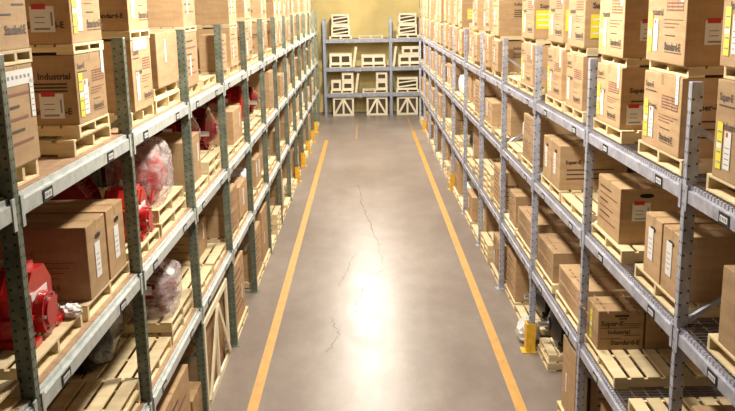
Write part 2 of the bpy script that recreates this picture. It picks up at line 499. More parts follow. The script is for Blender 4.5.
def crack(n, pts, w):
    m = MB(); rr = random.Random(n); P = []
    for (a, b), (c, d) in zip(pts, pts[1:]):
        for i in range(8):
            t = i/8; P.append((a+(c-a)*t+rr.uniform(-.035, .035), b+(d-b)*t))
    for a, b in zip(P, P[1:]): m.bar((a[0], a[1], .0005), (b[0], b[1], .0005), w*rr.uniform(.3, 1), .001, 'crack')
    structure(obj('trim_%d' % n, m.mesh('floor_crack')))
M['crack'] = simple('crack_grit', (.12, .10, .085), .8)
crack(5, [(-.25, 23.2), (-.12, 20.5), (.10, 18.6), (.30, 15.4)], .016)
crack(6, [(-.25, 16.6), (-.42, 15.2), (-.55, 14.4)], .012)
crack(7, [(.30, 15.4), (.02, 15.0), (-.25, 13.2)], .012)
crack(8, [(-.6, 12.9), (-.45, 12.2), (-.62, 11.4)], .014)

# lamps above the aisle
def lamp():
    m = MB(); m.cyl((0, 0, .05), (0, 0, .45), .30, 'fixture', 24, .10); m.cyl((0, 0, .45), (0, 0, 2.6), .012, 'fixture', 8); return m.mesh('lamp_shade', True)
def disc():
    m = MB(); m.cyl((0, 0, 0), (0, 0, .04), .27, 'glow', 24); return m.mesh('diffuser')
LAMPS = [8.2, 14.2, 20, 25.8, 31.6]
ORD = ['first', 'second', 'third', 'fourth', 'fifth', 'sixth', 'seventh', 'eighth', 'ninth', 'tenth', 'eleventh', 'twelfth', 'thirteenth', 'fourteenth']
sm, dm = lamp(), disc()
for i, y in enumerate(LAMPS):
    r = obj('ceiling_lamp', None, (.05, y, 7.1))
    tag(r, 'round high-bay lamp hanging over the aisle, %s from the near end' % ORD[i], 'lamp', 'high-bay lamps over the aisle')
    obj('lamp_shade', sm, (0, 0, 0), 0, r); obj('diffuser', dm, (0, 0, 0), 0, r)
    ld = bpy.data.lights.new('lamp_light', 'POINT'); ld.shadow_soft_size = .28; ld.energy = (1150, 950, 1050, 1250, 1800)[i]; ld.color = (1, .92, .79)
    o = bpy.data.objects.new('lamp_light', ld); COL.objects.link(o); o.location = (0, 0, -.33); o.parent = r

# ------------------------------------------------------------------ machines
def motor(loc, rz, R, Ln, mat, label, film=None, fin=True, group='electric motors on the racks', box=True, nm='electric_motor', cat='motor'):
    """foot mounted motor, shaft along local +X ; loc is the base"""
    r = obj(nm, None, loc, rz); tag(r, label, cat, group)
    k = (round(R, 2), round(Ln, 2), mat)
    zc = R*1.12
    def body():
        m = MB(); m.cyl((-Ln/2, 0, zc), (Ln/2, 0, zc), R*.9, mat, 32)
        n = 30
        for i in range(n):
            a = 2*PI*i/n; c, s_ = math.cos(a), math.sin(a)
            m.bar((-Ln/2+.02, c*R*.93, zc+s_*R*.93), (Ln/2-.02, c*R*.93, zc+s_*R*.93), R*.03, R*.14, mat, up=(0, c, s_))
        return m.mesh('finned_housing')
    def bell(d):
        m = MB(); x = Ln/2
        m.cyl((d*x, 0, zc), (d*(x+R*.12), 0, zc), R*1.02, mat, 32)
        m.cyl((d*(x+R*.12), 0, zc), (d*(x+R*.42), 0, zc), R*.95, mat, 32, R*.45)
        m.cyl((d*(x+R*.42), 0, zc), (d*(x+R*.5), 0, zc), R*.3, mat, 20)
        for i in range(4):
            a = PI/4+i*PI/2; m.cyl((d*(x+R*.05), math.cos(a)*R*.98, zc+math.sin(a)*R*.98), (d*(x+R*.2), math.cos(a)*R*.98, zc+math.sin(a)*R*.98), R*.09, mat, 8)
        return m.mesh('end_bell', True)
    obj('finned_housing', cached(('mb', k), body), parent=r)
    obj('end_bell', cached(('me', k, 1), lambda: bell(1)), parent=r); obj('end_bell', cached(('me', k, -1), lambda: bell(-1)), parent=r)
    def shaft(): m = MB(); m.cyl((Ln/2+R*.45, 0, zc), (Ln/2+R*.95, 0, zc), R*.13, 'metal', 16); return m.mesh('shaft', True)
    if not film: obj('shaft', cached(('ms', k), shaft), parent=r)
    def foot(d):
        m = MB(); m.box(-Ln*.45, Ln*.45, d*R*.55-.05, d*R*.55+.05, 0, .025, mat, .004)
        m.box(-Ln*.42, Ln*.42, d*R*.5-.012, d*R*.5+.012, .02, zc-R*.6, mat); return m.mesh('foot')
    for d in (-1, 1): obj('foot', cached(('mf', k, d), lambda: foot(d)), parent=r)
    if box:
        def tb(): m = MB(); m.box(-.10, .10, -R*1.35, -R*.85, zc-.02, zc+R*.62, mat, .012); return m.mesh('terminal_box')
        t = obj('terminal_box', cached(('mt', k), tb), parent=r)
        def npl(): m = MB(); m.box(-.06, .06, -R*1.35-.003, -R*1.35, zc+.03, zc+.12, 'white'); return m.mesh('nameplate')
        obj('nameplate', cached(('mn', k), npl), parent=t)
    def eye():
        m = MB(); pts = [(0, math.cos(a)*R*.14, zc+R*1.15+math.sin(a)*R*.14) for a in [2*PI*i/12 for i in range(12)]]
        for i in range(12): m.cyl(pts[i], pts[(i+1) % 12], R*.035, 'metal', 6)
        m.cyl((0, 0, zc+R*.85), (0, 0, zc+R*1.03), R*.07, 'metal', 8); return m.mesh('lifting_eye')
    obj('lifting_eye', cached(('ml', k), eye), parent=r)
    if film:
        def fm():
            m = MB(); g = bmesh.ops.create_icosphere(m.bm, subdivisions=4, radius=1)
            rr = random.Random(int(R*1000)+3); i = m.slot(film)
            ph = [rr.uniform(0, 6) for _ in range(8)]
            for v in g['verts']:
                c = v.co.copy()
                q = Vector((math.copysign(abs(c.x)**.55, c.x), math.copysign(abs(c.y)**.7, c.y), math.copysign(abs(c.z)**.7, c.z)))
                w = 1+.035*math.sin(9*c.x+ph[0]+4*c.z)+.03*math.sin(13*c.y+ph[1]-6*c.z)+.02*math.sin(21*c.z+7*c.x+ph[2])
                if c.z > 0: w *= 1+.06*c.z
                v.co = Vector((q.x*(Ln/2+R*.66)*w, q.y*R*1.38*w, max(.004, zc+q.z*R*1.22*w)))
            for f in m.bm.faces: f.material_index = i; f.smooth = True
            me = m.mesh('plastic_wrap'); return me
        obj('plastic_wrap', cached(('mw', k, film), fm), parent=r, label='wrinkled see-through plastic film' if film == 'film' else 'wrinkled black plastic film')
    return r
def gear_unit(loc, rz, label, w=.50, h=.46, L=.62, mat='red'):
    """red cast housing, local +X towards the aisle"""
    r = obj('gear_reducer', None, loc, rz); tag(r, label, 'machine', 'red gear units on the left rack')
    m = MB(); a = w/2
    m.prism([(-a, .05), (a, .05), (a, h*.72), (a*.55, h), (-a*.35, h), (-a, h*.70)], -L, 0, mat)
    m.box(-L-.02, .02, -a-.03, a+.03, h*.36, h*.36+.03, mat, .006)
    for x in (-.02, -L*.5, -L+.02): m.box(x-.012, x+.012, -a-.028, a+.028, .04, h*.38, mat)
    obj('housing', m.mesh('housing'), parent=r)
    for d in (-1, 1):
        m = MB(); m.box(-L-.03, .05, d*(a-.03)-.06, d*(a-.03)+.06, 0, .05, mat, .008)
        for x in (-L+.04, -.02): m.cyl((x, d*(a-.02), .05), (x, d*(a-.02), .075), .018, 'metal', 6)
        obj('foot', m.mesh('foot'), parent=r)
    m = MB(); m.cyl((0, 0, h*.36), (.06, 0, h*.36), w*.30, mat, 28); m.cyl((.06, 0, h*.36), (.075, 0, h*.36), w*.2, mat, 20)
    for i in range(6):
        t = 2*PI*i/6; m.cyl((.06, math.cos(t)*w*.25, h*.36+math.sin(t)*w*.25), (.075, math.cos(t)*w*.25, h*.36+math.sin(t)*w*.25), .012, 'metal', 6)
    obj('bearing_cover', m.mesh('bearing_cover', True), parent=r)
    m = MB(); m.cyl((-L*.45, -a-.07, h*.40), (-L*.45, -a+.02, h*.40), w*.30, mat, 28); m.cyl((-L*.45, -a-.20, h*.40), (-L*.45, -a-.07, h*.40), .04, 'metal', 16)
    obj('side_cover', m.mesh('side_cover', True), parent=r)
    m = MB(); m.box(-L*.85, -L*.1, -a*.30, a*.5, h, h+.03, mat, .006); m.box(-L*.8, -L*.15, -a*.22, a*.42, h+.03, h+.032, 'darkred')
    obj('inspection_cover', m.mesh('inspection_cover'), parent=r)
    for x in (-L*.3, -L*.6):
        m = MB(); m.cyl((x, .04, h+.03), (x, .04, h+.075), .03, 'white', 12, .012); obj('breather_plug', m.mesh('breather_plug', True), parent=r, label='white breather plug')
    m = MB(); m.box(0, .003, -w*.28, w*.30, h*.60, h*.70, 'white'); obj('nameplate', m.mesh('nameplate'), parent=r, label='white maker plate')
    m = MB()
    for i in range(5): m.bar((-L*.9+.1*i, -a*.9, h*.76), (-L*.9+.1*i, -a*.4, h*1.0), .015, .03, mat)
    obj('cooling_ribs', m.mesh('cooling_ribs'), parent=r)
    return r
def crumple(name, loc, r, k, label, cat, seed=1, sq=.6):
    m = MB(); g = bmesh.ops.create_icosphere(m.bm, subdivisions=3, radius=1); rr = random.Random(seed); i = m.slot(k)
    for v in g['verts']:
        c = v.co; w = 1+rr.uniform(-.13, .13); v.co = Vector((c.x*r*w, c.y*r*w*.9, max(0, (c.z*sq+sq*.8)*r*w)))
    for f in m.bm.faces: f.material_index = i
    o = obj(name, m.mesh(name), loc); tag(o, label, cat); return o

# ------------------------------------------------------------------ slot wording
def bayname(s, b): return '%s bay from camera' % ORD[b+1]
SIDE = {1: 'right rack', -1: 'left rack'}
SHELF = ['floor level', 'lower shelf', 'middle shelf', 'top shelf']
def where(s, lev, b): return '%s, %s, %s' % (SHELF[lev], SIDE[s], bayname(s, b))
def cgroup(s, lev): return 'cartons on the %s of the %s' % (SHELF[lev].replace(' level', ' under the shelves') if lev == 0 else SHELF[lev], SIDE[s])
def pgroup(s, lev): return 'pallets on the %s of the %s' % ('floor' if lev == 0 else SHELF[lev], SIDE[s])

FULL_A = [('p_full',), ('yellow_label', .06, .10), ('white_label', .20, .12), ('address_strip', .86, .66)]

def top_stack(s, b, q, y0, y1, xa, dep, lower_h=.63, upper_h=.68, skid=.08, base=None, aisle=None, near_up=(), near_lo=(), pad=.08, upper=True, aisle_up=None, nm=None, detail=True):
    """double stack on the top shelf. q: 'nearer' / 'farther'"""
    xf = XR if s > 0 else XL
    z = (DR if s > 0 else DL)[3]
    z1 = pallet(s, xf+.01, 1.08, y0-pad, y1+pad, z, 'wooden pallet under the %s stack, %s' % (q, where(s, 3, b)), pgroup(s, 3), h=.115, detail=detail)
    if base == 'double':
        z1 = pallet(s, xa+.0, dep, y0-.02, y1+.02, z1, 'second pallet beneath the %s stack, %s' % (q, where(s, 3, b)), pgroup(s, 3), h=.09, detail=detail)
    a = aisle if aisle is not None else FULL_A
    zc = z1+lower_h
    carton(s, xa, dep, y0, y1, z1, zc, 'printed tan carton, lower of %s stack, %s' % (q, where(s, 3, b)), cgroup(s, 3), a, near_lo)
    if upper:
        z2 = pallet(s, xa-.005, dep+.01, y0-.01, y1+.01, zc+.0025, 'thin skid between two cartons, %s stack, %s' % (q, where(s, 3, b)), pgroup(s, 3), h=skid, detail=detail)
        carton(s, xa, dep, y0, y1, z2, z2+upper_h, 'printed tan carton, upper of %s stack, %s' % (q, where(s, 3, b)), cgroup(s, 3), aisle_up if aisle_up is not None else a, near_up)

# ================================================================== RIGHT, top shelf
xa = XR+.05
RED = ('shipping_label', .22, .14)
top_stack(1, -1, 'nearer', 3.60, 4.45, xa, .95)
top_stack(1, -1, 'farther', 4.78, 5.63, xa, .95, near_up=[('p_dark',), RED])
top_stack(1, 0, 'nearer', 6.26, 7.12, xa, .95, near_up=[('shipping_label', .14, .22)], near_lo=[('p_sidelines',)], lower_h=.58)
top_stack(1, 0, 'farther', 7.76, 8.58, xa, .95, near_up=[('shipping_label', .15, .22)], near_lo=[('p_sidelines',), ('shipping_label', .06, .08)], lower_h=.55)
top_stack(1, 1, 'nearer', 9.16, 9.90, xa, .95, near_up=[('p_sidelines',), ('yellow_sheet', .07, .15)], near_lo=[], lower_h=.57,
          aisle=[('p_full',), ('white_label', .10, .12)])
top_stack(1, 1, 'farther', 10.14, 10.94, xa, .95, near_up=[('p_sidelines',), ('yellow_sheet', .03, .2)], near_lo=[('p_sidelines',)], lower_h=.58)
top_stack(1, 2, 'nearer', 11.9, 12.8, xa, .95, near_up=[('p_sidelines',), ('yellow_sheet', .03, .2)], lower_h=.56)
top_stack(1, 2, 'farther', 13.12, 13.9, xa+.3, .65, near_up=[('p_dark',)], near_lo=[], lower_h=.58)
# ================================================================== LEFT, top shelf
xl = XL+.06
top_stack(-1, -1, 'nearer', 2.55, 3.3, xl, .95)
top_stack(-1, -1, 'farther', 3.55, 4.40, xl, .95, near_up=[('p_dark',)])
top_stack(-1, 0, 'nearer', 4.74, 5.21, xl, .90, lower_h=.565, skid=.08, pad=.0, base=None, aisle=[('p_small',), ('white_band', .0, .80), ('address_strip', .84, .45)], aisle_up=[('p_rows',)])
top_stack(-1, 0, 'farther', 5.98, 6.66, xl, .90, lower_h=.475, skid=.07, base='double', pad=.10, near_up=[('p_darkright',), ('shipping_label', .70, .12)],
          near_lo=[('p_darkright',), ('shipping_label', .71, .10)])
top_stack(-1, 1, 'nearer', 7.45, 8.12, xl, .85, lower_h=.60, skid=.08, pad=.06, aisle=[('p_full',), ('white_label', .15, .15), ('white_band', .1, .86)], near_up=[('p_darkright',)], near_lo=[])
z = pallet(-1, XL+.01, 1.05, 8.28, 9.38, DL[3], 'wooden pallet beneath a plain carton, ' + where(-1, 3, 1), pgroup(-1, 3), h=.13)
z = pallet(-1, XL+.03, 1.0, 8.32, 9.34, z, 'upper pallet beneath a plain carton, ' + where(-1, 3, 1), pgroup(-1, 3), h=.10)
carton(-1, xl, .5, 8.36, 9.30, z, z+.52, 'plain tan carton with one white label, ' + where(-1, 3, 1), cgroup(-1, 3), [('address_strip', .35, .45)])
carton(-1, xl+.53, .42, 8.30, 9.20, z, z+1.0, 'tall carton behind the plain one, ' + where(-1, 3, 1), cgroup(-1, 3), [('address_strip', .3, .7)])
top_stack(-1, 2, 'nearer', 9.72, 10.40, xl, .90, lower_h=.60, skid=.06, pad=.1, aisle=[('p_small',), ('address_strip', .3, .2)], near_up=[])
z = pallet(-1, XL+.01, 1.05, 10.75, 11.7, DL[3], 'bare pallet in front of dark motor, ' + where(-1, 3, 2), pgroup(-1, 3))
motor((-2.62, 11.25, z), 0, .24, .45, 'blk', 'black motor in shadow on a pallet, ' + where(-1, 3, 2))
z = pallet(-1, XL+.01, 1.05, 12.05, 12.75, DL[3], 'wooden pallet under a slim carton, ' + where(-1, 3, 3), pgroup(-1, 3))
carton(-1, xl, .3, 12.1, 12.6, z, z+.5, 'slim pale carton on a pallet, ' + where(-1, 3, 3), cgroup(-1, 3), [('p_small',)])
top_stack(-1, 3, 'farther', 13.0, 13.75, xl, .9, lower_h=.56, skid=.06, aisle=[('p_small',), ('address_strip', .3, .2)])

# ================================================================== generic far filling
def lev_xa(s): return (XR if s > 0 else XL)+.06
def fill_top(s, b):
    fa = (lambda: XR-.005) if s > 0 else (lambda: lev_xa(s)+rnd.choice((0, 0, .1)))
    y = (YR if s > 0 else YL)+b*(BR if s > 0 else BL); bay = BR if s > 0 else BL
    for q, a, e in (('nearer', .18, .46), ('farther', .60, .90)):
        y0 = y+bay*(a+rnd.uniform(-.02, .03)); y1 = min(y0+rnd.uniform(.66, .78), y+bay*(.58 if q == 'nearer' else 1)-(.10 if q == 'nearer' else .14))
        pat = rnd.random()
        ai = [('p_full',), ('white_label', .1, .12), ('address_strip', .8, .6)] if pat < .6 else [('p_small',), ('address_strip', .35, .3)]
        if pat < .82:
            top_stack(s, b, q, y0, y1, fa(), .85, lower_h=rnd.uniform(.50, .62), skid=.08, aisle=ai,
                      near_up=[('p_dark',)] + ([('yellow_sheet', .15, .25)] if rnd.random() < .4 else []), near_lo=[('p_dark',)] if rnd.random() < .5 else [], detail=False)
        else:
            z = pallet(s, (XR if s > 0 else XL)+.01, 1.05, y0-.05, y1+.05, (DR if s > 0 else DL)[3], 'wooden pallet under one tall carton, %s side, %s' % (q, where(s, 3, b)), pgroup(s, 3), detail=False)
            carton(s, lev_xa(s), .8, y0, y1, z, z+rnd.uniform(.7, .95), 'single tall carton, %s side, %s' % (q, where(s, 3, b)), cgroup(s, 3), ai)
for b in range(3, NR): fill_top(1, b)
for b in range(4, NL): fill_top(-1, b)

def wrapped(w, d, h):
    m = MB(); g = bmesh.ops.create_icosphere(m.bm, subdivisions=4, radius=1); i = m.slot('bag')
    for v in g['verts']:
        c = v.co.copy(); q = [math.copysign(abs(a)**.4, a) for a in c]
        k = 1+.03*math.sin(11*c.x+5*c.z)+.03*math.sin(9*c.y-7*c.z)
        v.co = Vector((q[0]*d/2*k*.86, q[1]*w/2*k*.86, max(0, h*.5*(1+q[2]*k))))
    for f in m.bm.faces: f.material_index = i; f.smooth = True
    return m.mesh('wrapped_load')
def fill_level(s, lev, b, halves=('nearer', 'farther')):
    y = (YR if s > 0 else YL)+b*(BR if s > 0 else BL); bay = BR if s > 0 else BL
    D = (DR if s > 0 else DL); z0 = D[lev]; room = (D[lev+1]-.16)-z0-.14
    det = y < 13
    for q in halves:
        y0 = y+.10+(0 if q == 'nearer' else bay/2-.02)+rnd.uniform(0, .06); wmax = bay/2-.16
        w = rnd.uniform(.8*wmax, wmax)
        xp = (XR if s > 0 else XL)+.01
        t = rnd.random(); W = where(s, lev, b)
        if lev > 0 or t < .9:
            z = pallet(s, xp, 1.05, y0, y0+w, z0, 'wooden pallet in the %s half, %s' % (q, W), pgroup(s, lev), detail=det)
        else: z = z0
        X = lev_xa(s)+rnd.choice((0, .0, .05, .12)); g = cgroup(s, lev)
        if s < 0 and lev == 2 and t < .30:
            motor((-(X+.5), y0+w/2, z), 0, .24, .46, rnd.choice(('darkred', 'red')), 'red motor on its pallet, %s half, %s' % (q, W), film=rnd.choice((None, 'film')))
        elif t < .12:
            zz = z
            for i in range(rnd.randint(1, 3)):
                zz = pallet(s, xp, 1.05, y0+rnd.uniform(0, .03), y0+w-rnd.uniform(0, .03), zz, '%s spare pallet stacked, %s half, %s' % (('second', 'third', 'fourth')[i], q, W), pgroup(s, lev), detail=det)
        elif t < .20:
            o = obj('wrapped_load', cached(('wl', round(w, 2)), lambda: wrapped(w-.12, .8, .46)), (s*(X+.42), y0+w/2, z)); tag(o, 'white film-wrapped load on a pallet, %s half, %s' % (q, W), 'package', 'white wrapped loads')
        elif t < .27 and lev < 3:
            motor((s*(X+.5), y0+w/2, z), 0 if s < 0 else PI, min(.24, room*.38), .45, 'blk', 'black motor on a pallet, %s half, %s' % (q, W))
        elif t < .55:
            h = rnd.uniform(.55, .92)*room
            carton(s, X, rnd.uniform(.55, .9), y0+.04, y0+w-.04, z, z+h, 'large carton, %s half, %s' % (q, W), g,
                   rnd.choice(([('p_full',), ('white_label', .1, .12)], [('p_small',), ('address_strip', .7, .55)], [('p_small',), ('tall_label', .3, .3)])), [('p_sidelines',)] if rnd.random() < .5 else [])
        elif t < .8:
            h = rnd.uniform(.5, .85)*room; m_ = y0+w/2
            for nm, a, e in (('nearer', y0+.03, m_-.01), ('farther', m_+.01, y0+w-.03)):
                carton(s, X, .6, a, e, z, z+h, '%s of two paired cartons, %s half, %s' % (nm, q, W), g, [('hand_hole', .5, .82), ('tall_label', .2, .35)] if s > 0 or lev < 3 else [('p_small',)])
        else:
            h = room*.42
            for i in range(2):
                carton(s, X, .8, y0+.05, y0+w-.05-.05*i, z+i*(h+.0025), z+(i+1)*h+i*.0025, '%s of two flat cartons, %s half, %s' % (('lower', 'upper')[i], q, W), g, [('p_small',)], top=True)
for b in range(2, NR): fill_level(1, 2, b)
for b in range(3, NR): fill_level(1, 1, b)
for b in range(3, NR): fill_level(1, 0, b)
for b in range(5, NL): fill_level(-1, 2, b)
for b in range(4, NL): fill_level(-1, 1, b)
for b in range(5, NL): fill_level(-1, 0, b)

# ================================================================== RIGHT, middle shelf (near bays)
W = lambda s, l, b: where(s, l, b)
g = cgroup(1, 2); D = DR[2]
z = pallet(1, XR+.01, 1.08, 4.42, 5.50, D, 'wooden pallet, farther half, ' + W(1, 2, -1), pgroup(1, 2), h=.115)
carton(1, XR+.06, .9, 4.50, 5.36, z, z+.52, 'tall pale carton at the right edge, ' + W(1, 2, -1), g, [('tall_label', .3, .3), ('hand_hole', .6, .8)], [('p_dark',)])
z = pallet(1, XR+.01, 1.08, 6.06, 7.12, D, 'wooden pallet under two slim cartons, ' + W(1, 2, 0), pgroup(1, 2), h=.115)
carton(1, XR+.06, .42, 6.11, 6.50, z, z+.50, 'nearer slim carton with hand hole and label, ' + W(1, 2, 0), g, [('hand_hole', .5, .80), ('tall_label', .25, .28)])
carton(1, XR+.06, .42, 6.53, 6.93, z, z+.50, 'farther slim carton with hand hole and label, ' + W(1, 2, 0), g, [('hand_hole', .5, .80), ('tall_label', .25, .28)])
carton(1, XR+.50, .58, 6.12, 7.05, z, z+.47, 'wide carton behind two slim ones, ' + W(1, 2, 0), g, [], [('p_rows',)])
z = pallet(1, XR+.01, 1.08, 7.50, 8.56, D, 'wooden pallet under a big carton, ' + W(1, 2, 0), pgroup(1, 2), h=.115)
carton(1, XR+.08, .92, 7.72, 8.48, z, z+.52, 'big carton with hand hole above label, ' + W(1, 2, 0), g, [('p_small',)], [('shipping_label', .12, .42), ('hand_hole', .26, .87)])
z = pallet(1, XR+.01, 1.08, 8.92, 9.96, D, 'bare wooden pallet, nearer half, ' + W(1, 2, 1), pgroup(1, 2))
z = pallet(1, XR+.01, 1.08, 10.05, 11.15, D, 'wooden pallet under a pair of cartons, ' + W(1, 2, 1), pgroup(1, 2), h=.115)
carton(1, XR+.06, .80, 10.12, 10.57, z, z+.53, 'nearer of labelled pair, ' + W(1, 2, 1), g, [('hand_hole', .5, .82), ('tall_label', .25, .28)], [('p_sidelines',)])
carton(1, XR+.06, .80, 10.60, 11.08, z, z+.53, 'farther of labelled pair, ' + W(1, 2, 1), g, [('hand_hole', .5, .82), ('tall_label', .25, .28)])

# ================================================================== RIGHT, lower shelf
g = cgroup(1, 1); D = DR[1]
z = pallet(1, XR+.01, 1.08, 4.55, 5.75, D, 'wooden pallet, farther half, ' + W(1, 1, -1), pgroup(1, 1))
carton(1, XR+.06, .5, 5.05, 5.72, z, z+.60, 'pale carton beside the near post, ' + W(1, 1, -1), g, [('p_small',)], [])
carton(1, XR+.10, .6, 4.60, 5.00, z, z+.42, 'shorter open-topped carton, ' + W(1, 1, -1), g, [('hand_hole', .5, .8)], [('p_sidelines',)])
z = pallet(1, XR+.01, 1.10, 6.08, 7.10, D, 'bare wooden pallet, nearer half, ' + W(1, 1, 0), pgroup(1, 1))
z = pallet(1, XR+.01, 1.10, 7.53, 8.66, D, 'long pallet with bare front boards, ' + W(1, 1, 0), pgroup(1, 1))
carton(1, XR+.06, .46, 8.20, 8.65, z, z+.41, 'printed carton with yellow label on side, ' + W(1, 1, 0), g, [('yellow_label', .35, .1)], [('p_rows',)], top=True)
carton(1, XR+.54, .50, 8.20, 8.65, z, z+.41, 'printed carton at back of pallet, ' + W(1, 1, 0), g, [], [('p_dark',)], top=True)
z = pallet(1, XR+.01, 1.08, 8.95, 10.10, D, 'wooden pallet, nearer half, ' + W(1, 1, 1), pgroup(1, 1))
for i in range(2):
    carton(1, XR+.07, .85, 9.02, 10.04, z+i*(.17+.0025), z+(i+1)*.17+i*.0025, '%s of two flat cartons, nearer half, %s' % (('lower', 'upper')[i], W(1, 1, 1)), g, [('p_small',)], [], top=i == 1)
z = pallet(1, XR+.01, 1.08, 10.28, 11.40, D, 'wooden pallet, farther half, ' + W(1, 1, 1), pgroup(1, 1))
for i in range(2):
    carton(1, XR+.07, .85, 10.36, 11.34, z+i*(.19+.0025), z+(i+1)*.19+i*.0025, '%s of two flat cartons, farther half, %s' % (('lower', 'upper')[i], W(1, 1, 1)), g, [('p_small',)], [], top=i == 1)
z = pallet(1, XR+.01, 1.08, 11.65, 12.95, D, 'wooden pallet, nearer half, ' + W(1, 1, 2), pgroup(1, 1))
for i in range(2):
    carton(1, XR+.07, .85, 11.72, 12.90, z+i*(.2+.0025), z+(i+1)*.2+i*.0025, '%s of two flat cartons, nearer half, %s' % (('lower', 'upper')[i], W(1, 1, 2)), g, [('p_small',)], [], top=i == 1)
z = pallet(1, XR+.01, 1.08, 13.05, 14.1, D, 'pale pallet of crate wood, farther half, ' + W(1, 1, 2), pgroup(1, 1), mat='crate')
carton(1, XR+.07, .8, 13.1, 13.7, z, z+.5, 'carton with dark opening, farther half, ' + W(1, 1, 2), g, [('p_small',)], [('hand_hole', .3, .7), ('shipping_label', .1, .2)])

# ================================================================== RIGHT, floor
g = cgroup(1, 0)
z = pallet(1, XR+.0, 1.08, 8.02, 9.42, 0, 'pallet under a tall narrow carton, ' + W(1, 0, 1).replace('third', 'second'), pgroup(1, 0)) if False else 0
z = pallet(1, XR+.12, 1.0, 7.2, 8.45, 0, 'pallet of cartons on the floor, ' + W(1, 0, 0), pgroup(1, 0))
carton(1, XR+.15, .8, 7.3, 8.3, z, z+.62, 'tan carton low behind a slim tall one, ' + W(1, 0, 0), g, [('p_small',)], [('p_rows',)])
z = pallet(1, XR+.0, 1.05, 8.86, 9.62, 0, 'small pallet under tall carton panel, ' + W(1, 0, 1), pgroup(1, 0))
carton(1, XR+.03, .14, 8.90, 9.52, z, z+.88, 'tall thin upright carton near the aisle, ' + W(1, 0, 1), g, [('address_strip', .3, .3)])
carton(1, XR+.22, .7, 8.95, 9.55, z, z+.7, 'tan carton behind the thin upright one, ' + W(1, 0, 1), g, [], [('p_small',)])
z = pallet(1, XR+.12, 1.0, 10.72, 11.40, 0, 'lower dark-edged pallet under black motor, ' + W(1, 0, 1), pgroup(1, 0))
z = pallet(1, XR+.14, .95, 10.75, 11.38, z, 'upper pallet under black motor, ' + W(1, 0, 1), pgroup(1, 0), h=.1)
motor((XR+.50, 11.02, z), PI, .30, .36, 'blk', 'large black motor facing the aisle, ' + W(1, 0, 1), box=False)
crumple('plastic_bag', (XR+.06, 11.80, .0), .17, 'bag', 'crumpled white plastic bag by the yellow-guarded post on the right', 'bag', 5, 1.1)
z = pallet(1, XR+.08, 1.0, 11.95, 13.0, 0, 'pallet, nearer half, ' + W(1, 0, 2), pgroup(1, 0))
motor((XR+.6, 12.45, z), PI, .30, .40, 'blk', 'black motor behind the post, ' + W(1, 0, 2), box=False)
z = pallet(1, XR+.08, 1.0, 13.1, 14.1, 0, 'pallet, farther half, ' + W(1, 0, 2), pgroup(1, 0))
carton(1, XR+.1, .8, 13.15, 14.0, z, z+.7, 'tan carton, farther half, ' + W(1, 0, 2), g, [('p_small',)])

# ================================================================== LEFT, middle shelf
g = cgroup(-1, 2); D = DL[2]
z = pallet(-1, XL+.01, 1.08, 2.9, 3.72, D, 'wooden pallet, nearer half, ' + W(-1, 2, -1), pgroup(-1, 2))
z = pallet(-1, XL+.01, 1.08, 3.62+.14, 4.60, D, 'wooden pallet, farther half, ' + W(-1, 2, -1), pgroup(-1, 2))
z = pallet(-1, XL+.01, 1.08, 4.76, 5.72, D, 'wooden pallet under red gear unit, ' + W(-1, 2, 0), pgroup(-1, 2))
gear_unit((-2.10, 5.30, z), 0, 'bright red gear unit with white plate, on a pallet, left rack, second bay', w=.46, h=.44)
crumple('plastic_bag', (-2.03, 5.63, z), .08, 'bag', 'small crumpled white plastic bag beside the near red gear unit', 'bag', 3)
z = pallet(-1, XL+.01, 1.08, 5.84, 6.98, D, 'wooden pallet under two labelled cartons, ' + W(-1, 2, 0), pgroup(-1, 2))
carton(-1, XL+.08, 1.0, 5.95, 6.40, z, z+.54, 'nearer long carton with hand hole and label, ' + W(-1, 2, 0), g, [('hand_hole', .55, .78), ('tall_label', .35, .22)], [('p_faint',)])
carton(-1, XL+.08, 1.0, 6.44, 6.90, z, z+.54, 'farther long carton with hand hole and label, ' + W(-1, 2, 0), g, [('hand_hole', .55, .78), ('tall_label', .35, .22)])
z = pallet(-1, XL+.01, 1.08, 7.18, 8.06, D, 'wooden pallet under second red gear unit, ' + W(-1, 2, 1), pgroup(-1, 2))
gear_unit((-2.06, 7.78, z), 0, 'bright red gear unit with fins, on a pallet, left rack, third bay', w=.40, h=.44, L=.30)
motor((-2.72, 7.62, z), PI/2, .29, .30, 'darkred', 'dark red motor at the back, ' + W(-1, 2, 1), box=False)
z = D
for i in range(2):
    z = pallet(-1, XL+.01+.02*i, 1.06, 8.14+.02*i, 9.34, z, '%s pallet under the wrapped red motor, left rack, third bay' % ('bottom', 'top')[i], pgroup(-1, 2), h=.13)
motor((-2.24, 8.50, z), 0, .27, .22, 'red', 'red motor in clear plastic wrap on two pallets, left rack, third bay', film='film')
z = pallet(-1, XL+.01, 1.08, 9.60, 10.72, D, 'wooden pallet under a plain carton, ' + W(-1, 2, 2), pgroup(-1, 2))
carton(-1, XL+.14, .45, 9.70, 10.62, z, z+.56, 'plain orange-brown carton by the aisle, ' + W(-1, 2, 2), g, [('address_strip', .8, .4)])
motor((-2.93, 10.2, z), 0, .24, .28, 'darkred', 'dark red motor behind plain carton, ' + W(-1, 2, 2), box=False)
z = D
for i in range(2): z = pallet(-1, XL+.01, 1.06, 10.80, 11.75, z, '%s of two pallets under red motor, %s' % (('lower', 'upper')[i], W(-1, 2, 2)), pgroup(-1, 2), h=.13)
motor((-2.50, 11.28, z), 0, .26, .42, 'darkred', 'dark red motor on two pallets, ' + W(-1, 2, 2))
z = pallet(-1, XL+.01, 1.08, 11.98, 12.95, D, 'wooden pallet under red motor, ' + W(-1, 2, 3), pgroup(-1, 2))
motor((-2.50, 12.5, z), 0, .30, .42, 'darkred', 'large dark red motor with white sticker, ' + W(-1, 2, 3))
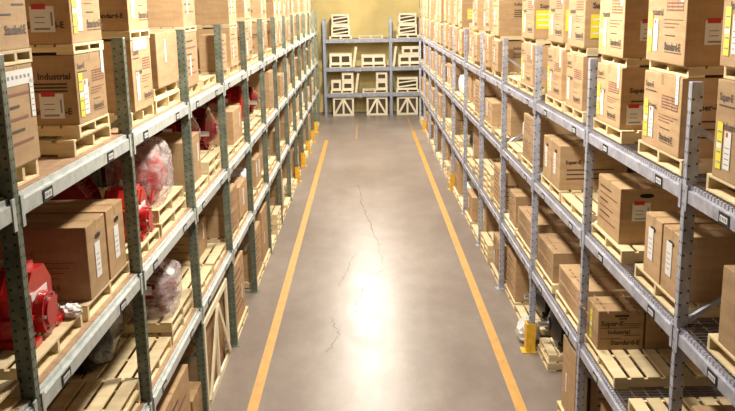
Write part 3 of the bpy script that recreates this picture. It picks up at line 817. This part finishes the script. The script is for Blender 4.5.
z = pallet(-1, XL+.01, 1.08, 13.05, 14.1, D, 'wooden pallet under tan carton, ' + W(-1, 2, 3), pgroup(-1, 2))
carton(-1, XL+.10, .5, 13.12, 14.05, z, z+.5, 'tan carton on a pallet, ' + W(-1, 2, 3), g, [('address_strip', .7, .4)])
z = pallet(-1, XL+.01, 1.08, 14.38, 15.35, D, 'wooden pallet, nearer half, ' + W(-1, 2, 4), pgroup(-1, 2), detail=False)
carton(-1, XL+.3, .5, 14.42, 15.3, z, z+.4, 'low tan carton, nearer half, ' + W(-1, 2, 4), g, [('p_small',)])
z = pallet(-1, XL+.01, 1.08, 15.45, 16.5, D, 'wooden pallet, farther half, ' + W(-1, 2, 4), pgroup(-1, 2), detail=False)
motor((-2.5, 15.95, z), 0, .30, .46, 'red', 'red motor by the post, farther half, ' + W(-1, 2, 4))

# ================================================================== LEFT, lower shelf
g = cgroup(-1, 1); D = DL[1]
z = D
for i in range(2): z = pallet(-1, XL+.01, 1.08, 5.82, 6.98, z, '%s of two bare pallets, farther half, %s' % (('lower', 'upper')[i], W(-1, 1, 0)), pgroup(-1, 1), h=.115)
z = pallet(-1, XL+.01, 1.08, 4.76, 5.7, D, 'bare pallet, nearer half, ' + W(-1, 1, 0), pgroup(-1, 1))
z = pallet(-1, XL+.01, 1.08, 7.16, 8.22, D, 'pallet with bare front boards, ' + W(-1, 1, 1), pgroup(-1, 1))
motor((-2.72, 7.62, z), PI/2, .28, .40, 'blk', 'black motor behind the post, ' + W(-1, 1, 1), film='film_black', box=False)
z = D
for i in range(2): z = pallet(-1, XL+.01, 1.08, 8.28, 9.38, z, '%s of two pallets under wrapped motor, %s' % (('lower', 'upper')[i], W(-1, 1, 1)), pgroup(-1, 1), h=.12)
motor((-2.22, 8.60, z), 0, .235, .22, 'darkred', 'dark red motor in clear film with white sheet, left rack, lower shelf', film='film')
m = MB(); m.box(-.12, .12, -.09, .09, 0, .003, 'white'); o = obj('paper_sheet', m.mesh('paper_sheet'), (-2.10, 8.60, z+.50), rot=(0, .75, 0)); tag(o, 'white paper sheet lying on the film-wrapped motor, left rack, lower shelf', 'paper')
z = pallet(-1, XL+.01, 1.08, 9.60, 10.66, D, 'bare slatted pallet, nearer half, ' + W(-1, 1, 2), pgroup(-1, 1), h=.115)
z = pallet(-1, XL+.01, 1.08, 10.76, 11.78, D, 'wooden pallet under a square carton, ' + W(-1, 1, 2), pgroup(-1, 1), h=.115)
carton(-1, XL+.30, .6, 10.9, 11.55, z, z+.46, 'square tan carton set back on pallet, ' + W(-1, 1, 2), g, [('address_strip', .6, .4)], [('p_small',)])
z = pallet(-1, XL+.01, 1.08, 11.98, 12.95, D, 'wooden pallet, nearer half, ' + W(-1, 1, 3), pgroup(-1, 1))
carton(-1, XL+.06, .8, 12.02, 12.9, z, z+.32, 'lower carton of a pair, nearer half, ' + W(-1, 1, 3), g, [('p_small',)])
carton(-1, XL+.06, .8, 12.02, 12.9, z+.3225, z+.62, 'upper carton of a pair, nearer half, ' + W(-1, 1, 3), g, [('p_small',)])
z = pallet(-1, XL+.01, 1.08, 13.05, 14.1, D, 'wooden pallet, farther half, ' + W(-1, 1, 3), pgroup(-1, 1))
carton(-1, XL+.06, .8, 13.1, 14.0, z, z+.5, 'pale carton, farther half, ' + W(-1, 1, 3), g, [('tall_label', .4, .3)])

# ================================================================== LEFT, floor
g = cgroup(-1, 0)
z = pallet(-1, XL+.02, 1.05, 7.22, 8.40, 0, 'pallet under wide upright carton, ' + W(-1, 0, 1), pgroup(-1, 0))
carton(-1, XL+.05, .9, 7.28, 9.0-.25, z, z+.92, 'wide upright carton facing the aisle, ' + W(-1, 0, 1), g, [('p_small',), ('address_strip', .2, .6)])
carton(-1, XL+.05, .9, 8.85, 9.38, 0, .55, 'low carton standing on the floor, ' + W(-1, 0, 1), g, [('p_faint',)])
z = pallet(-1, XL+.02, 1.05, 11.95, 13.2, 0, 'pallet under tall brown carton, ' + W(-1, 0, 3), pgroup(-1, 0))
carton(-1, XL+.05, .8, 12.0, 13.1, z, z+.95, 'tall brown carton at the aisle edge, ' + W(-1, 0, 3), g, [('p_small',), ('address_strip', .7, .3)], [])
z = pallet(-1, XL+.02, 1.05, 14.4, 15.5, 0, 'pallet under tall tan carton, nearer half, ' + W(-1, 0, 4), pgroup(-1, 0), detail=False)
carton(-1, XL+.05, .8, 14.45, 15.4, z, z+.85, 'tall tan carton, nearer half, ' + W(-1, 0, 4), g, [('p_small',)])
z = pallet(-1, XL+.02, 1.05, 15.6, 16.6, 0, 'pallet under tall orange carton, farther half, ' + W(-1, 0, 4), pgroup(-1, 0), detail=False)
carton(-1, XL+.05, .8, 15.62, 16.55, z, z+.95, 'tall orange-brown carton, farther half, ' + W(-1, 0, 4), g, [('address_strip', .3, .3)])

# ------------------------------------------------------------------ wooden crates
def crate(x, y, z, w, d, h, kind, label, rz=0, group='slatted wooden crates on the end rack', inner_fill='filler'):
    """base centre at (x,y,z); front faces -Y ; frame + infill as parts"""
    r = obj('wooden_crate', None, (x, y, z), rz); tag(r, label, 'crate', group)
    t = .085 if kind == 'cross' else .10 if kind == 'window' else .095 if kind == 'open' else .07
    a = w/2; m = MB()
    for yy in (-d/2, d/2-.03):
        m.box(-a, -a+t, yy, yy+.03, 0, h, 'crate'); m.box(a-t, a, yy, yy+.03, 0, h, 'crate')
        m.box(-a+t, a-t, yy, yy+.03, 0, t, 'crate'); m.box(-a+t, a-t, yy, yy+.03, h-t, h, 'crate')
        if kind in ('window', 'cross'): m.box(-t/2, t/2, yy, yy+.03, t, h-t, 'crate')
    for xx in (-a, a-.03):
        for zz in (0, h-t): m.box(xx, xx+.03, -d/2+.03, d/2-.03, zz, zz+t, 'crate')
    obj('frame', m.mesh('frame'), parent=r)
    y0 = -d/2-.012
    if kind == 'cross':
        for sx in (-1, 1):
            m = MB(); m.bar((sx*(a-.09), y0, .09), (sx*.03, y0, h-.1), .022, .09, 'crate', up=(0, 0, 1)); obj('diagonal_brace', m.mesh('diagonal_brace'), parent=r)
    elif kind == 'slat':
        for i in range(2):
            z0 = t+(h-2*t)*(.25+.5*i); m = MB(); m.bar((-a+.04, y0, z0-.05), (a-.04, y0, z0+.05), .022, .055, 'crate'); obj('slat', m.mesh('slat'), parent=r)
    m = MB()
    n = 5
    for i in range(n):
        yy = -d/2+d*(i+.1)/n; m.box(-a+.0, a, yy, yy+d/n*.6, h, h+.016, 'crate')
    obj('lid_boards', m.mesh('lid_boards'), parent=r)
    m = MB(); m.box(-a+.035, a-.035, -d/2+.07, d/2-.07, .02, h-.04, inner_fill); obj('inner_fill', m.mesh('inner_fill'), parent=r, label='added dark lining inside the crate' if inner_fill == 'filler' else 'added tan lining inside the crate')  # plain box added in place of contents, so the crate openings look filled
    return h+.016

# crate frames standing on the floor under the left rack
crate(-(XL+.5), 10.62, 0, 1.75, .9, 1.12, 'cross', 'tall open crate of white pine standing on the floor, left rack', rz=PI/2, group=None, inner_fill='card')
z = 0
# end rack across the far end
def end_rack():
    y0, dp = 38.4, 1.1; xs = [-1.75, 1.13, 4.0]; top = 4.18
    root = obj('pallet_rack', None, (1.13, y0, 0)); tag(root, 'blue-grey pallet rack standing across the far end of the aisle', 'rack')
    def post(): m = MB(); m.box(-.06, .06, 0, .08, 0, top, 'end_blue', .006); m.box(-.1, .1, -.03, .11, 0, .01, 'end_blue'); return m.mesh('post')
    pm = post()
    for x in xs:
        for y in (0, dp-.08): obj('post', pm, (x-1.13, y, 0), 0, root)
        for i in range(4):
            m = MB(); m.bar((0, .08 if i % 2 else dp-.08, .3+.9*i), (0, dp-.08 if i % 2 else .08, 1.15+.9*i), .035, .035, 'end_blue', up=(1, 0, 0)); obj('brace', m.mesh('brace'), (x-1.13, 0, 0), 0, root)
    m = MB(); m.box(0, xs[1]-xs[0]-.12, 0, .05, 0, .15, 'end_blue', .004); bm_ = m.mesh('beam')
    m = MB()
    for i in range(20): m.box(.01+.138*i, .13+.138*i, .02, dp-.02, .15, .165, 'deckwood')
    dk = m.mesh('wood_deck')
    for zb in (.83, 1.95, 3.17):
        for x in xs[:2]:
            obj('beam', bm_, (x-1.13+.06, 0, zb), 0, root); obj('beam', bm_, (x-1.13+.06, dp-.05, zb), 0, root); obj('wood_deck', dk, (x-1.13+.06, 0, zb), 0, root)
end_rack()
yc = 38.95
def epallet(x, z, w, label):
    m = None
    def whole():
        m = MB()
        for i in range(6): m.box(-w/2, w/2, -.5+.18*i, -.41+.18*i, .10, .12, 'crate')
        for xx in (-w/2, -.04, w/2-.08): m.box(xx, xx+.08, -.5, .49, .02, .10, 'crate')
        for i in (0, 2, 5): m.box(-w/2, w/2, -.5+.18*i, -.41+.18*i, 0, .02, 'crate')
        return m.mesh('wooden_pallet')
    o = obj('wooden_pallet', cached(('ep', round(w, 2)), whole), (x, yc, z)); tag(o, label, 'pallet', 'pallets on the end rack'); return z+.12
L3, L2, L1 = 3.335, 2.115, .995
for x, nm in ((-1.03, 'left'), (1.87, 'right')):
    z = epallet(x, L3, .98, 'pallet under two stacked crates, top shelf of end rack, %s side' % nm)
    z += crate(x, yc, z, .80, .9, .45, 'slat', 'lower slatted crate, top shelf of end rack, %s side' % nm)
    crate(x, yc, z, .76, .9, .45, 'slat', 'upper slatted crate, top shelf of end rack, %s side' % nm)
epallet(.27, L3, 1.06, 'bare pale pallet in the middle of the end rack top shelf')
z = epallet(-1.06, L2, .98, 'pallet under wide crate, middle shelf of end rack, left'); crate(-1.06, yc, z, .96, .9, .46, 'window', 'wide crate with two openings, middle shelf of end rack, left')
z = epallet(.37, L2, 1.06, 'pallet under wide crate, middle shelf of end rack, centre'); crate(.37, yc, z, 1.04, .9, .38, 'window', 'wide crate with two openings, middle shelf of end rack, centre')
z = epallet(1.95, L2, .98, 'pallet under crates, middle shelf of end rack, right')
z += crate(1.95, yc, z, .98, .9, .36, 'window', 'lower crate with two openings, middle shelf of end rack, right'); crate(2.02, yc, z, .82, .9, .34, 'window', 'upper crate, middle shelf of end rack, right')
z = epallet(-1.03, L1, 1.0, 'pallet under small crates, lowest shelf of end rack, left')
crate(-1.28, yc, z, .44, .8, .42, 'open', 'small single crate, lowest shelf of end rack, left'); zz = z+crate(-.77, yc, z, .5, .8, .38, 'open', 'lower of two small crates, lowest shelf of end rack, left'); crate(-.77, yc, zz, .5, .8, .36, 'open', 'upper of two small crates, lowest shelf of end rack, left')
z = epallet(.42, L1, 1.1, 'long pallet, lowest shelf of end rack, centre')
zz = z+crate(.72, yc, z, .5, .8, .38, 'open', 'lower of two small crates, lowest shelf of end rack, centre'); crate(.72, yc, zz, .5, .8, .36, 'open', 'upper of two small crates, lowest shelf of end rack, centre')
z = epallet(1.85, L1, 1.0, 'pallet under slatted crate, lowest shelf of end rack, right'); crate(1.85, yc, z, .9, .9, .50, 'slat', 'slatted crate, lowest shelf of end rack, right')
for x, nm in ((-.98, 'left'), (.5, 'middle'), (1.84, 'right')):
    crate(x, yc-.05, 0, .92, .8, .80, 'cross', '%s of three braced crates on the floor beneath the end rack' % nm)
# leaning planks on the end rack
for x, z0, nm in ((-.50, L2, 'left bay, middle shelf'), (1.24, L2, 'right bay, middle shelf'), (-.42, L1, 'left bay, lowest shelf')):
    m = MB(); m.bar((0, 0, 0), (.12, .10, .86), .10, .025, 'crate', up=(0, -1, .1)); o = obj('wooden_plank', m.mesh('wooden_plank'), (x, 38.49 if x < 1 else 38.46, z0+.008)); tag(o, 'pale plank leaning in the end rack, '+nm, 'plank', 'leaning planks')

# ------------------------------------------------------------------ labels must be unique
for k, v in LABELS.items():
    if len(v) > 1: print('DUPLICATE LABEL', len(v), k)

# ------------------------------------------------------------------ camera, world, view
f, pi_, ro, H = 873.6454, .2254, -.0178, 4.7454
R0 = Vector((1, 0, 0)); D0 = -Vector((0, math.sin(pi_), math.cos(pi_))); F = Vector((0, math.cos(pi_), -math.sin(pi_)))
c, s = math.cos(ro), math.sin(ro)
Rv = c*R0 - s*D0; Dv = s*R0 + c*D0
cam = bpy.data.cameras.new('camera'); co = bpy.data.objects.new('camera', cam); COL.objects.link(co)
Rm = Matrix((Rv, -Dv, -F)).transposed().to_4x4()
co.matrix_world = Matrix.Translation((0, 0, H)) @ Rm
cam.sensor_width = 36; cam.lens = f*36/735; cam.clip_end = 200; cam.clip_start = .05
sc = bpy.context.scene; sc.camera = co
w = bpy.data.worlds.new('world'); sc.world = w; w.use_nodes = True
w.node_tree.nodes['Background'].inputs[0].default_value = (1, .9, .75, 1); w.node_tree.nodes['Background'].inputs[1].default_value = .1
sc.view_settings.view_transform = 'Standard'; sc.view_settings.look = 'None'; sc.view_settings.gamma = 1
sc.view_settings.use_curve_mapping = False
sc.view_settings.exposure = 0.22
